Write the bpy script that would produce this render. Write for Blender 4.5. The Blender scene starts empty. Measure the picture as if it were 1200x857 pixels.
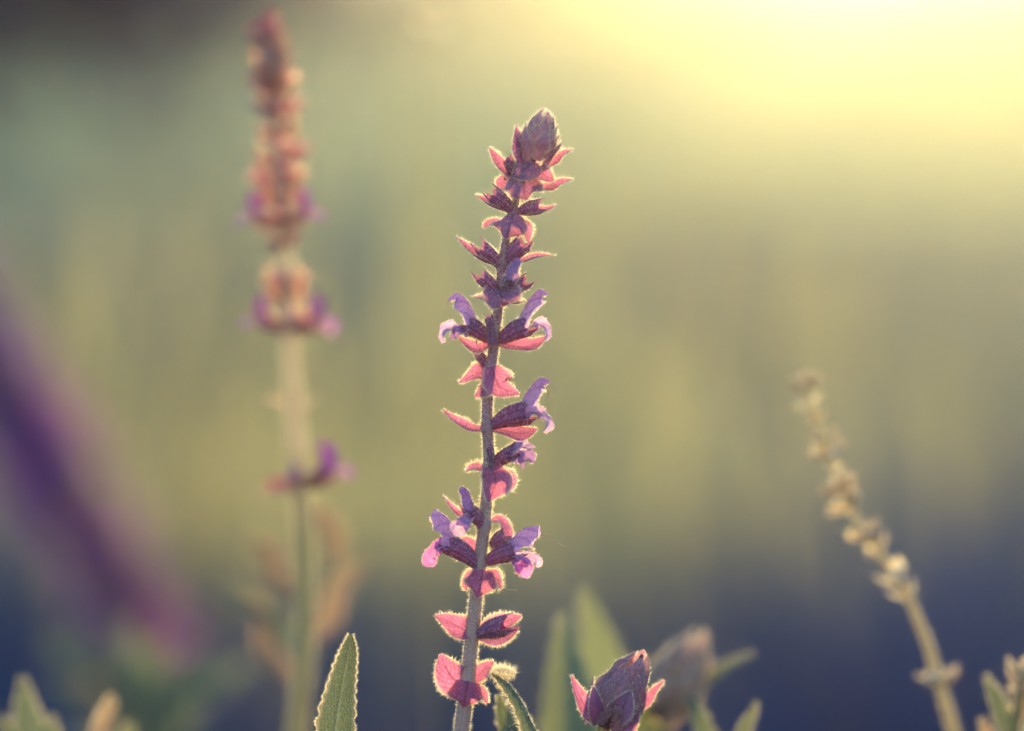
import bpy, math, random
import numpy as np

# ------------------------------------------------------------------ camera, light, exposure
S = bpy.context.scene
LENS, FOCUS, CAM_H = 100.0, 0.70, 0.42
K = 0.36 / 1200.0                       # metres per photo pixel at one metre
cam = bpy.data.cameras.new('camera')
cam.lens = LENS; cam.sensor_width = 36.0; cam.sensor_fit = 'HORIZONTAL'
cam.clip_start = 0.02; cam.clip_end = 2000.0
cam.dof.use_dof = True; cam.dof.focus_distance = FOCUS; cam.dof.aperture_fstop = 2.8
cam_ob = bpy.data.objects.new('camera', cam)
S.collection.objects.link(cam_ob)
cam_ob.location = (0, 0, CAM_H); cam_ob.rotation_euler = (math.pi / 2, 0, 0)
S.camera = cam_ob

SUN_DIR = np.array([(1160 - 600) * K, 1.0, (428.5 + 170) * K]); SUN_DIR /= np.linalg.norm(SUN_DIR)
SUN_ELEV = math.asin(SUN_DIR[2]); SUN_AZ = math.atan2(SUN_DIR[0], SUN_DIR[1])
W = bpy.data.worlds.new('World'); S.world = W; W.use_nodes = True
wn = W.node_tree; wn.nodes.clear()
wo = wn.nodes.new('ShaderNodeOutputWorld'); wb = wn.nodes.new('ShaderNodeBackground')
sky = wn.nodes.new('ShaderNodeTexSky'); sky.sky_type = 'NISHITA'; sky.sun_disc = False
sky.sun_elevation = SUN_ELEV; sky.sun_rotation = SUN_AZ
sky.air_density = 1.0; sky.dust_density = 0.3; sky.ozone_density = 4.0
wb.inputs['Strength'].default_value = 0.15
wn.links.new(sky.outputs[0], wb.inputs['Color']); wn.links.new(wb.outputs[0], wo.inputs['Surface'])
W.cycles.sampling_method = 'MANUAL'; W.cycles.sample_map_resolution = 512

sun = bpy.data.lights.new('sun', 'SUN'); sun.energy = 2.2; sun.angle = math.radians(0.5)
sun.color = (1.0, 0.77, 0.28)
sun_ob = bpy.data.objects.new('sun', sun); S.collection.objects.link(sun_ob)
sun_ob.location = (10, 60, 12)
sun_ob.rotation_euler = (math.pi / 2 - SUN_ELEV, 0, math.pi - SUN_AZ)

S.view_settings.view_transform = 'Standard'; S.view_settings.look = 'None'
S.view_settings.gamma = 1.0; S.view_settings.use_curve_mapping = False
S.view_settings.exposure = 2.33
S.render.engine = 'CYCLES'
S.cycles.use_denoising = True
try: S.cycles.denoiser = 'OPENIMAGEDENOISE'
except Exception: pass
S.cycles.max_bounces = 8; S.cycles.diffuse_bounces = 3; S.cycles.transmission_bounces = 4
S.cycles.glossy_bounces = 2; S.cycles.transparent_max_bounces = 4; S.cycles.volume_bounces = 0
S.cycles.caustics_reflective = False; S.cycles.caustics_refractive = False
S.cycles.sample_clamp_indirect = 6.0

# ------------------------------------------------------------------ helpers
rng = np.random.default_rng(11); random.seed(11)
COL = S.collection

def nrm(v):
    v = np.asarray(v, float); return v / (np.linalg.norm(v) + 1e-12)

def tag(o, label=None, cat=None, group=None, kind=None):
    if label: o['label'] = label
    if cat: o['category'] = cat
    if group: o['group'] = group
    if kind: o['kind'] = kind
    return o

def me_from(name, verts, faces, uvs=None, smooth=True):
    me = bpy.data.meshes.new(name)
    me.from_pydata([tuple(map(float, v)) for v in verts], [], faces)
    if uvs is not None:
        lay = me.uv_layers.new(name='UVMap')
        li = np.zeros(len(me.loops), np.int32); me.loops.foreach_get('vertex_index', li)
        lay.data.foreach_set('uv', np.asarray(uvs, np.float32)[li].ravel())
    if smooth: me.polygons.foreach_set('use_smooth', [True] * len(me.polygons))
    me.update()
    return me

def thing(name, loc, label, cat, group=None):
    o = bpy.data.objects.new(name, None); COL.objects.link(o)
    o.location = loc; o.empty_display_size = 0.01
    return tag(o, label, cat, group)

def root_of(o):
    while o.parent: o = o.parent
    return o

def part(name, geo, mat, parent=None):
    """geo = (verts in world metres, faces, uvs); parts sit at their thing's origin"""
    verts, faces, uvs = geo
    verts = np.asarray(verts, float)
    if parent is not None: verts = verts - np.array(root_of(parent).location)
    me = me_from(name, verts, faces, uvs)
    me.materials.append(mat)
    o = bpy.data.objects.new(name, me); COL.objects.link(o)
    if parent is not None: o.parent = parent
    return o

# ------------------------------------------------------------------ materials
def ramp(nt, fac, stops):
    r = nt.nodes.new('ShaderNodeValToRGB'); e = r.color_ramp.elements
    while len(e) < len(stops): e.new(0.5)
    for el, (p, c) in zip(e, stops): el.position = p; el.color = (*c, 1)
    nt.links.new(fac, r.inputs['Fac']); return r.outputs['Color']

def mixc(nt, fac, a, b, mode='MIX'):
    m = nt.nodes.new('ShaderNodeMix'); m.data_type = 'RGBA'; m.blend_type = mode
    for sock, v in ((m.inputs[0], fac), (m.inputs[6], a), (m.inputs[7], b)):
        if hasattr(v, 'is_linked'): nt.links.new(v, sock)
        elif isinstance(v, (int, float)): sock.default_value = v
        else: sock.default_value = (*v, 1)
    return m.outputs[2]

def noise(nt, vec, scale, detail=3, rough=0.6):
    n = nt.nodes.new('ShaderNodeTexNoise')
    n.inputs['Scale'].default_value = scale; n.inputs['Detail'].default_value = detail
    n.inputs['Roughness'].default_value = rough
    nt.links.new(vec, n.inputs['Vector']); return n.outputs['Fac']

def organ_mat(name, base, dark, trans, tmix=0.5, veins=0.0, ribs=0, vein_col=(0.1, 0.02, 0.05), nscale=500, rough=0.55,
              bump=0.0, edge=None, sheen=0.0, grad=None):
    """thin plant tissue: diffuse front + light passing through, mottled, with side veins along the UV"""
    m = bpy.data.materials.new(name); m.use_nodes = True
    nt = m.node_tree; nt.nodes.clear()
    out = nt.nodes.new('ShaderNodeOutputMaterial')
    tc = nt.nodes.new('ShaderNodeTexCoord')
    nz = noise(nt, tc.outputs['Object'], nscale, 4, 0.65)
    col = ramp(nt, nz, [(0.32, dark), (0.66, base)])
    tcol = ramp(nt, nz, [(0.30, tuple(0.55 * c for c in trans)), (0.62, trans)])
    uv = nt.nodes.new('ShaderNodeSeparateXYZ'); nt.links.new(tc.outputs['UV'], uv.inputs[0])
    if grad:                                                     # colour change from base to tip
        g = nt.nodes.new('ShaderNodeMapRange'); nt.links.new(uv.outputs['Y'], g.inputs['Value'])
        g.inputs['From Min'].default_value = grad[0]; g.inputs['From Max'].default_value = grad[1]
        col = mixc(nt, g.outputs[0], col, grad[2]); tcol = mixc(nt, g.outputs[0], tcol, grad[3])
    oi = nt.nodes.new('ShaderNodeObjectInfo')                    # every piece a little lighter or darker than its neighbours
    rr = nt.nodes.new('ShaderNodeMapRange'); nt.links.new(oi.outputs['Random'], rr.inputs['Value'])
    rr.inputs['To Min'].default_value = 0.0; rr.inputs['To Max'].default_value = 0.52
    col = mixc(nt, rr.outputs[0], col, tuple(0.45 * c for c in base)); tcol = mixc(nt, rr.outputs[0], tcol, tuple(0.5 * c for c in trans))
    if ribs:
        ra = nt.nodes.new('ShaderNodeMath'); ra.operation = 'MULTIPLY'; nt.links.new(uv.outputs['X'], ra.inputs[0]); ra.inputs[1].default_value = ribs * 6.283
        rb = nt.nodes.new('ShaderNodeMath'); rb.operation = 'COSINE'; nt.links.new(ra.outputs[0], rb.inputs[0])
        rc = nt.nodes.new('ShaderNodeMapRange'); nt.links.new(rb.outputs[0], rc.inputs['Value'])
        rc.inputs['From Min'].default_value = 0.2; rc.inputs['From Max'].default_value = 1.0; rc.inputs['To Max'].default_value = 0.6
        col = mixc(nt, rc.outputs[0], col, vein_col); tcol = mixc(nt, rc.outputs[0], tcol, vein_col)
    vfac = None
    if veins:
        # |u| centred, v sheared by |u|: herringbone of side veins
        a = nt.nodes.new('ShaderNodeMath'); a.operation = 'SUBTRACT'; nt.links.new(uv.outputs['X'], a.inputs[0]); a.inputs[1].default_value = 0.5
        b = nt.nodes.new('ShaderNodeMath'); b.operation = 'ABSOLUTE'; nt.links.new(a.outputs[0], b.inputs[0])
        c = nt.nodes.new('ShaderNodeMath'); c.operation = 'MULTIPLY_ADD'; nt.links.new(b.outputs[0], c.inputs[0]); c.inputs[1].default_value = -0.9; nt.links.new(uv.outputs['Y'], c.inputs[2])
        d = nt.nodes.new('ShaderNodeMath'); d.operation = 'MULTIPLY_ADD'; nt.links.new(nz, d.inputs[0]); d.inputs[1].default_value = 0.08; nt.links.new(c.outputs[0], d.inputs[2])
        e = nt.nodes.new('ShaderNodeMath'); e.operation = 'MULTIPLY'; nt.links.new(d.outputs[0], e.inputs[0]); e.inputs[1].default_value = veins * 6.283
        f = nt.nodes.new('ShaderNodeMath'); f.operation = 'COSINE'; nt.links.new(e.outputs[0], f.inputs[0])
        vr = nt.nodes.new('ShaderNodeMapRange'); nt.links.new(f.outputs[0], vr.inputs['Value'])
        vr.inputs['From Min'].default_value = 0.55; vr.inputs['From Max'].default_value = 1.0; vr.inputs['To Max'].default_value = 0.55
        mr = nt.nodes.new('ShaderNodeMapRange'); nt.links.new(b.outputs[0], mr.inputs['Value'])
        mr.inputs['From Min'].default_value = 0.045; mr.inputs['From Max'].default_value = 0.02; mr.inputs['To Max'].default_value = 0.7
        mx = nt.nodes.new('ShaderNodeMath'); mx.operation = 'MAXIMUM'; nt.links.new(vr.outputs[0], mx.inputs[0]); nt.links.new(mr.outputs[0], mx.inputs[1])
        vfac = mx.outputs[0]
        col = mixc(nt, vfac, col, vein_col); tcol = mixc(nt, vfac, tcol, vein_col)
    if edge:                                                     # paler margin: rim light put into the see-through colour
        a = nt.nodes.new('ShaderNodeMath'); a.operation = 'SUBTRACT'; nt.links.new(uv.outputs['X'], a.inputs[0]); a.inputs[1].default_value = 0.5
        b = nt.nodes.new('ShaderNodeMath'); b.operation = 'ABSOLUTE'; nt.links.new(a.outputs[0], b.inputs[0])
        er = nt.nodes.new('ShaderNodeMapRange'); nt.links.new(b.outputs[0], er.inputs['Value'])
        er.inputs['From Min'].default_value = 0.40; er.inputs['From Max'].default_value = 0.49; er.inputs['To Max'].default_value = 0.86
        tcol = mixc(nt, er.outputs[0], tcol, edge)
    p = nt.nodes.new('ShaderNodeBsdfPrincipled'); p.inputs['Roughness'].default_value = rough
    p.inputs['Specular IOR Level'].default_value = 0.3
    if sheen:
        p.inputs['Sheen Weight'].default_value = sheen; p.inputs['Sheen Roughness'].default_value = 0.4
        p.inputs['Sheen Tint'].default_value = (1, 0.85, 0.8, 1)
    nt.links.new(col, p.inputs['Base Color'])
    t = nt.nodes.new('ShaderNodeBsdfTranslucent'); nt.links.new(tcol, t.inputs['Color'])
    mx = nt.nodes.new('ShaderNodeMixShader'); mx.inputs[0].default_value = tmix
    nt.links.new(p.outputs[0], mx.inputs[1]); nt.links.new(t.outputs[0], mx.inputs[2])
    if bump:
        bp = nt.nodes.new('ShaderNodeBump'); bp.inputs['Strength'].default_value = bump; bp.inputs['Distance'].default_value = 0.0004
        nt.links.new(nz, bp.inputs['Height'])
        nt.links.new(bp.outputs[0], p.inputs['Normal']); nt.links.new(bp.outputs[0], t.inputs['Normal'])
    nt.links.new(mx.outputs[0], out.inputs['Surface'])
    return m

def ground_mat():
    m = bpy.data.materials.new('meadow_soil_and_turf'); m.use_nodes = True
    nt = m.node_tree; p = nt.nodes['Principled BSDF']
    tc = nt.nodes.new('ShaderNodeTexCoord')
    a = noise(nt, tc.outputs['Object'], 0.25, 5, 0.6); b = noise(nt, tc.outputs['Object'], 9, 4, 0.6)
    c1 = ramp(nt, a, [(0.35, (0.07, 0.065, 0.035)), (0.65, (0.16, 0.12, 0.06))])
    c2 = ramp(nt, b, [(0.35, (0.035, 0.045, 0.035)), (0.7, (0.085, 0.085, 0.05))])
    nt.links.new(mixc(nt, 0.5, c1, c2), p.inputs['Base Color']); p.inputs['Roughness'].default_value = 0.95
    bp = nt.nodes.new('ShaderNodeBump'); bp.inputs['Strength'].default_value = 0.6; bp.inputs['Distance'].default_value = 0.05
    nt.links.new(b, bp.inputs['Height']); nt.links.new(bp.outputs[0], p.inputs['Normal'])
    return m

# ------------------------------------------------------------------ ground
def ss(a, b, x):
    t = np.clip((x - a) / (b - a), 0, 1); return t * t * (3 - 2 * t)

def ground_h(x, y):
    x = np.asarray(x, float); y = np.asarray(y, float)
    rise = 0.75 * np.clip((y - 4) / 40, 0, 1) + 0.25 * ss(3, 46, y)
    h = rise * (5.2 + 0.4 * ss(0, -14, x) - 0.5 * ss(3, 7, x) + 0.6 * ss(7, 16, x))
    h += 0.22 * np.sin(x * 0.31 + 1.0) * np.cos(y * 0.21) * ss(8, 25, y)
    h += 0.012 * np.sin(x * 2.1) * np.cos(y * 1.7)
    h -= 0.6 * ss(46, 56, y)
    return h

gx = np.concatenate([np.linspace(-60, -6, 50), np.linspace(-5.6, 5.6, 57), np.linspace(6, 60, 50)])
gy = np.concatenate([np.linspace(-12, -1, 12), np.linspace(-0.6, 12, 64), np.linspace(12.6, 58, 90)])
GX, GY = np.meshgrid(gx, gy)
gv = np.stack([GX, GY, ground_h(GX, GY)], -1).reshape(-1, 3)
nx = len(gx)
gf = [(j * nx + i, j * nx + i + 1, (j + 1) * nx + i + 1, (j + 1) * nx + i) for j in range(len(gy) - 1) for i in range(nx - 1)]
tag(part('ground', (gv, gf, None), ground_mat()), 'rough meadow ground rising to a low slope behind the flowers', 'ground', kind='structure')

# air
hb = [(x, y, z) for x in (-62, 62) for y in (-14, 60) for z in (-1.2, 11.5)]
hz = bpy.data.meshes.new('haze')
hz.from_pydata(hb, [], [(0, 1, 3, 2), (4, 6, 7, 5), (0, 4, 5, 1), (2, 3, 7, 6), (0, 2, 6, 4), (1, 5, 7, 3)])
hm = bpy.data.materials.new('evening_haze'); hm.use_nodes = True
hn = hm.node_tree; hn.nodes.clear(); ho = hn.nodes.new('ShaderNodeOutputMaterial')
pv = hn.nodes.new('ShaderNodeVolumePrincipled')
pv.inputs['Color'].default_value = (0.95, 0.93, 0.90, 1); pv.inputs['Density'].default_value = 0.0024
pv.inputs['Anisotropy'].default_value = 0.86
pv.inputs['Density Attribute'].default_value = ''; pv.inputs['Temperature Attribute'].default_value = ''
hn.links.new(pv.outputs[0], ho.inputs['Volume']); hz.materials.append(hm)
hzo = bpy.data.objects.new('haze', hz); COL.objects.link(hzo)
tag(hzo, 'golden evening haze filling the air over the meadow', 'haze', kind='stuff')

# ------------------------------------------------------------------ meadow grass and far wood (nobody could count them)
def grass_geo(n, y0, y1, hlo, hhi, wid, bend, spread, power=1.0, keep=None, clump=False):
    u = rng.random(n); yy = y0 + (y1 - y0) * u ** power
    xx = (rng.random(n) * 2 - 1) * (spread[0] + spread[1] * yy)
    if keep is not None:
        k = keep(xx, yy); xx, yy = xx[k], yy[k]; n = len(xx)
    zz = ground_h(xx, yy)
    h = hlo + (hhi - hlo) * rng.random(n) ** 1.3
    if clump: h = h * (0.84 + 0.42 * ss(0.0, 0.35, xx) + 0.34 * ss(-0.2, -0.5, xx) + 0.10 * np.sin(xx * 9 + yy * 3.1) + 0.06 * np.sin(xx * 23 - yy * 7))
    a = rng.random(n) * 6.283; w = wid * (0.6 + 0.8 * rng.random(n)) * (1 + np.abs(yy) / 4.0)
    b = bend * h * (0.3 + rng.random(n)); c = rng.random(n) * 6.283
    bx, by = np.cos(c) * b, np.sin(c) * b
    sx, sy = np.cos(a) * w, np.sin(a) * w
    base = np.stack([xx, yy, zz - 0.02], -1)
    mid = base + np.stack([bx * 0.35, by * 0.35, h * 0.62], -1)
    tip = base + np.stack([bx, by, h], -1)
    s = np.stack([sx, sy, 0 * sx], -1)
    v = np.stack([base - s, base + s, mid - s * 0.8, mid + s * 0.8, tip], 1).reshape(-1, 3)
    f = []
    for i in range(n):
        o = i * 5; f.append((o, o + 1, o + 3, o + 2)); f.append((o + 2, o + 3, o + 4))
    return v, f

def grass_mat(name, c0, c1, t0, tmix, scale, lo=0.38, hi=0.64):
    m = bpy.data.materials.new(name); m.use_nodes = True
    nt = m.node_tree; nt.nodes.clear(); out = nt.nodes.new('ShaderNodeOutputMaterial')
    tc = nt.nodes.new('ShaderNodeTexCoord')
    nz = noise(nt, tc.outputs['Object'], scale, 4, 0.6)
    d = nt.nodes.new('ShaderNodeBsdfDiffuse'); t = nt.nodes.new('ShaderNodeBsdfTranslucent')
    nt.links.new(ramp(nt, nz, [(lo, c0), (hi, c1)]), d.inputs['Color'])
    t.inputs['Color'].default_value = (*t0, 1)
    mx = nt.nodes.new('ShaderNodeMixShader'); mx.inputs[0].default_value = tmix
    nt.links.new(d.outputs[0], mx.inputs[1]); nt.links.new(t.outputs[0], mx.inputs[2])
    nt.links.new(mx.outputs[0], out.inputs['Surface']); return m

M_near = grass_mat('navy_shade_grass', (0.036, 0.055, 0.135), (0.058, 0.098, 0.145), (0.04, 0.05, 0.06), 0.04, 2.2, 0.42, 0.60)  # navy shade of the low meadow is put into this grass colour
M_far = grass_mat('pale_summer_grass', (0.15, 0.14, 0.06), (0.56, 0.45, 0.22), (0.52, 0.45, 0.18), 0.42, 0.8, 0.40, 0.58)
M_straw = grass_mat('warm_bounce_straw', (0.5, 0.36, 0.24), (0.66, 0.48, 0.34), (0.5, 0.4, 0.25), 0.3, 3.0)

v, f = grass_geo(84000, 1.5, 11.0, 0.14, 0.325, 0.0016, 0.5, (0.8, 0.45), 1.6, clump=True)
tag(part('meadow_grass', (v, f, None), M_near), 'meadow grass just behind the flowering stalks, navy shade put into its colour', 'grass', kind='stuff')
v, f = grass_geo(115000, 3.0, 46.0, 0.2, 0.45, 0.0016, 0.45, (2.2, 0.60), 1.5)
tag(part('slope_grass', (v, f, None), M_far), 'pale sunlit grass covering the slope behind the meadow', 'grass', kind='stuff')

v, f = grass_geo(26000, -4.0, -0.35, 0.25, 0.55, 0.0032, 0.4, (2.2, 0.0), 1.0)  # unseen grass added to bounce warm light onto the flower fronts
tag(part('bounce_grass', (v, f, None), M_straw), 'unseen straw grass added behind the viewpoint to bounce warm light', 'grass', kind='stuff')

def clump_geo(spots, n, h, wid):
    V_, F_ = [], []
    for (cx, cy, hh) in spots:
        g = float(ground_h(cx, cy))
        for k in range(n):
            x = cx + rng.normal() * 0.022; y = cy + rng.normal() * 0.03; H = hh * h * (0.7 + 0.4 * rng.random()); a = rng.random() * 3.14
            sx, sy = math.cos(a) * wid, math.sin(a) * wid; bx, by = rng.normal() * 0.05, rng.normal() * 0.05
            o = len(V_)
            for t, q in ((0, 0.12), (0.74, 0.14), (0.88, 1.7), (1, 0.1)):
                px, py = x + bx * t * t, y + by * t * t
                V_ += [(px - sx * q, py - sy * q, g - 0.01 + H * t), (px + sx * q, py + sy * q, g - 0.01 + H * t)]
            F_ += [(o + 2 * i, o + 2 * i + 1, o + 2 * i + 3, o + 2 * i + 2) for i in range(3)]
    return V_, F_
M_tall = grass_mat('tall_green_grass', (0.07, 0.11, 0.08), (0.36, 0.29, 0.17), (0.42, 0.37, 0.17), 0.45, 2.5, 0.44, 0.56)
spots = [((px - 600) * K * y, y, hh) for px, y, hh in ((130, 1.7, 1.0), (215, 2.1, 1.1), (300, 1.9, 0.95), (430, 1.8, 1.15), (485, 2.3, 1.05), (640, 2.0, 1.1), (705, 1.7, 1.0), (770, 2.4, 1.15), (850, 1.9, 0.95), (930, 2.2, 1.0), (40, 2.2, 1.05), (1060, 1.8, 0.85), (1150, 2.3, 0.95), (-200, 2.0, 1.0), (1400, 2.0, 1.0))]
v, f = clump_geo(spots, 13, 0.52, 0.0022)
tag(part('tall_grass', (v, f, None), M_tall), 'tall loose grass tufts standing up between the flowers and the slope', 'grass', kind='stuff')

rng = np.random.default_rng(77)
def wood_geo(trees, leaf, per):
    V_, F_ = [], []
    for (x, y, r, h) in trees:
        g = float(ground_h(x, y))
        nlob = 7
        lob = [(x + rng.normal() * r * 0.45, y + rng.normal() * r * 0.45, g + h * (0.38 + 0.5 * rng.random()), r * (0.45 + 0.35 * rng.random())) for _ in range(nlob)]
        for (lx, ly, lz, lr) in lob:
            d = rng.normal(size=(per, 3)); d /= np.linalg.norm(d, axis=1)[:, None]
            p = np.array([lx, ly, lz]) + d * lr * (0.55 + 0.5 * rng.random((per, 1))) * np.array([1, 1, 0.85])
            a = rng.normal(size=(per, 3)); b = rng.normal(size=(per, 3))
            a *= leaf / np.linalg.norm(a, axis=1)[:, None]; b *= leaf / np.linalg.norm(b, axis=1)[:, None]
            o = len(V_)
            q = np.stack([p - a, p - b, p + a, p + b], 1).reshape(-1, 3)
            V_.extend(q.tolist()); F_.extend([(o + 4 * i, o + 4 * i + 1, o + 4 * i + 2, o + 4 * i + 3) for i in range(per)])
        o = len(V_)                                             # trunk
        for k in range(2):
            for j in range(6):
                an = j * 1.0472; rr = 0.05 * h * (1 - 0.6 * k)
                V_.append([x + rr * math.cos(an), y + rr * math.sin(an), g - 0.2 + k * h * 0.8])
        F_.extend([(o + j, o + (j + 1) % 6, o + 6 + (j + 1) % 6, o + 6 + j) for j in range(6)])
    return V_, F_

M_wood = grass_mat('peach_halo_foliage', (0.04, 0.042, 0.045), (0.10, 0.07, 0.055), (0.50, 0.21, 0.11), 0.45, 0.6)  # peach halo round the sun is put into the leaf colour
trees = []
TOPS = ((-1400, -150), (250, -125), (400, -105), (560, -85), (700, -74), (800, -72), (900, -74), (980, -76), (1060, -76), (1120, -74), (1180, -76), (1260, -95), (1500, -130), (2400, -150))
for px in range(-1400, 2401, 50):
    top = np.interp(px, [t[0] for t in TOPS], [t[1] for t in TOPS]) + rng.normal() * 10
    y = 46 + rng.random() * 4; x = (px - 600) * K * y
    trees.append((x, y, 1.2, CAM_H + (428.5 - top) * K * y - float(ground_h(x, y))))
v, f = wood_geo(trees, 0.26, 330)
tag(part('woodland', (v, f, None), M_wood), 'far wood along the top of the slope, peach sun halo put into its leaf colour', 'wood', kind='stuff')

# tree added to darken the top corner; navy shade put into its leaf colour
def tree_geo(x, y, r, zc, n, leaf):
    pts = []
    for k in range(60):
        d = nrm(rng.normal(size=3)); rr = r * (0.45 + 0.55 * rng.random() ** 0.5)
        pts.append(np.array([x + d[0] * rr, y + d[1] * rr, zc + d[2] * rr * 0.62]))
    V_, F_ = [], []
    for c in pts:
        q = c + rng.normal(size=(n, 3)) * r * 0.13
        a = rng.normal(size=(n, 3)); b = rng.normal(size=(n, 3))
        a *= leaf / np.linalg.norm(a, axis=1)[:, None]; b *= 0.6 * leaf / np.linalg.norm(b, axis=1)[:, None]
        o = len(V_); V_.extend(np.stack([q - a, q - b, q + a, q + b], 1).reshape(-1, 3).tolist())
        F_.extend([(o + 4 * i, o + 4 * i + 1, o + 4 * i + 2, o + 4 * i + 3) for i in range(n)])
    return V_, F_, pts
def tube(path, radii, seg=8, cap=True):
    path = np.asarray(path, float); n = len(path); V_, F_, U_ = [], [], []
    ref = np.array([0.3, 1.0, 0.2])
    for i in range(n):
        t = nrm(path[min(i + 1, n - 1)] - path[max(i - 1, 0)])
        s = nrm(np.cross(t, ref)); b = np.cross(s, t)
        for j in range(seg):
            a = 2 * math.pi * j / seg
            V_.append(path[i] + radii[i] * (math.cos(a) * s + math.sin(a) * b)); U_.append((j / seg, i / (n - 1)))
    for i in range(n - 1):
        for j in range(seg):
            F_.append((i * seg + j, i * seg + (j + 1) % seg, (i + 1) * seg + (j + 1) % seg, (i + 1) * seg + j))
    if cap: F_.append(tuple(range((n - 1) * seg, n * seg))); F_.append(tuple(reversed(range(seg))))
    return V_, F_, U_
def join(geos):
    V_, F_, U_ = [], [], []
    for v_, f_, u_ in geos:
        o = len(V_); V_.extend(v_); F_.extend([tuple(i + o for i in q) for q in f_]); U_.extend(u_ if u_ is not None else [(0.5, 0.5)] * len(v_))
    return V_, F_, U_
M_bark = organ_mat('grey_bark', (0.09, 0.08, 0.07), (0.04, 0.035, 0.03), (0.02, 0.02, 0.02), 0.0, nscale=30, rough=0.9, bump=0.6)
M_boughs = grass_mat('navy_shade_leaves', (0.058, 0.045, 0.12), (0.085, 0.065, 0.155), (0.03, 0.02, 0.05), 0.1, 0.6)
TX, TY = -0.93, 4.0
tg = float(ground_h(TX, TY))
tree = thing('corner_shade_tree', (TX, TY, tg), 'small tree added to darken the top corner, navy shade put into its leaf colour', 'tree')
cv, cf, cpts = tree_geo(TX, TY, 0.92, 1.455, 520, 0.028)
part('crown', (cv, cf, None), M_boughs, tree)
limbs = [tube([(TX, TY, tg - 0.1), (TX + 0.03, TY, 0.5 + tg), (TX - 0.02, TY + 0.03, 1.0), (TX + 0.02, TY, 1.7)], [0.05, 0.04, 0.03, 0.012])]
for k in range(14):
    e = cpts[k * 4]; limbs.append(tube([(TX, TY, 0.7 + 0.05 * k), (0.6 * TX + 0.4 * e[0], 0.6 * TY + 0.4 * e[1], 0.5 * e[2] + 0.45), e], [0.018, 0.012, 0.005], 6))
part('trunk', join(limbs), M_bark, tree)

# ------------------------------------------------------------------ plant organs
class Plane:
    """photo pixels -> points on an upright plane standing at distance D; d = pixels further back"""
    def __init__(self, D): self.D = D; self.s = D * K
    def __call__(self, x, y, d=0.0):
        return np.array([(x - 600) * self.s, self.D + d * self.s, CAM_H + (428.5 - y) * self.s])

def spline(P, n):
    P = np.asarray(P, float)
    if len(P) == 2: return np.array([P[0] + (P[1] - P[0]) * t for t in np.linspace(0, 1, n)])
    Q = np.vstack([2 * P[0] - P[1], P, 2 * P[-1] - P[-2]]); out = []
    for t in np.linspace(0, len(P) - 1 - 1e-9, n):
        i = int(t); u = t - i; a, b, c, d = Q[i:i + 4]
        out.append(0.5 * ((2 * b) + (-a + c) * u + (2 * a - 5 * b + 4 * c - d) * u * u + (-a + 3 * b - 3 * c + d) * u ** 3))
    return np.array(out)

def blade(ctrl, w, n0=(0, -1, 0), n1=None, cup=0.3, ns=14, nu=8, fold=0.0, ruffle=0.0, teeth=0, tooth_d=0.08, blister=None, seed=0):
    """petal, bract or leaf: ctrl = points from base to tip, w = half widths (metres) along it, n = face direction"""
    r = np.random.default_rng(seed + 5)
    C = spline(ctrl, ns + 1); Wd = np.interp(np.linspace(0, 1, ns + 1), np.linspace(0, 1, len(w)), w)
    if len(w) > 2: Wd = np.clip(spline(np.array([[q] for q in w]), ns + 1)[:, 0], min(w) * 0.5, None)
    n0 = nrm(n0); n1 = n0 if n1 is None else nrm(n1)
    V_, F_, U_ = [], [], []; ph = r.random() * 6.28; ph2 = r.random() * 6.28
    edgeL, edgeR = [], []
    for i in range(ns + 1):
        v = i / ns; t = nrm(C[min(i + 1, ns)] - C[max(i - 1, 0)])
        n = n0 * (1 - v) + n1 * v; n = nrm(n - t * np.dot(n, t)); s = np.cross(t, n)
        for j in range(nu + 1):
            u = 2 * j / nu - 1; wd = Wd[i]
            if teeth and abs(u) > 0.8: wd = wd * (1 + tooth_d * math.sin(v * teeth * 6.283 + (1.5 if u > 0 else 0)))
            z = cup * wd * u * u + fold * wd * abs(u) + ruffle * wd * u * abs(u) * math.sin(v * 9 + ph + 2 * u) + 0.5 * ruffle * wd * math.sin(v * 7 + ph2) * abs(u)
            p = C[i] + s * wd * u + n * z
            if blister is not None: p = p + n * blister(u, v) * (1 - abs(u) ** 6) * min(1, wd / (max(w) * 0.3))
            V_.append(p); U_.append((j / nu, v))
    m = nu + 1
    for i in range(ns):
        for j in range(nu):
            F_.append((i * m + j, i * m + j + 1, (i + 1) * m + j + 1, (i + 1) * m + j))
    return V_, F_, U_

def tube_s(ctrl, rad, n=16, seg=14, flat=1.0, ref=(0, 1, 0), cap=True, square=0.0):
    """smooth tapering tube; flat < 1 thins it along ref"""
    P_ = spline(ctrl, n); R_ = np.interp(np.linspace(0, 1, n), np.linspace(0, 1, len(rad)), rad)
    if len(rad) > 2: R_ = np.clip(spline(np.array([[q] for q in rad]), n)[:, 0], min(rad), None)
    V_, F_, U_ = [], [], []; ref = nrm(ref)
    for i in range(n):
        t = nrm(P_[min(i + 1, n - 1)] - P_[max(i - 1, 0)])
        b = nrm(ref - t * np.dot(ref, t)); s = np.cross(t, b)
        for j in range(seg):
            a = 2 * math.pi * j / seg
            V_.append(P_[i] + R_[i] * (1 + square * math.cos(4 * a + 1.2)) * (math.cos(a) * s + flat * math.sin(a) * b)); U_.append((j / seg, i / (n - 1)))
    for i in range(n - 1):
        for j in range(seg):
            F_.append((i * seg + j, i * seg + (j + 1) % seg, (i + 1) * seg + (j + 1) % seg, (i + 1) * seg + j))
    if cap:
        F_.append(tuple(range((n - 1) * seg, n * seg))); F_.append(tuple(reversed(range(seg))))
    return V_, F_, U_

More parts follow.
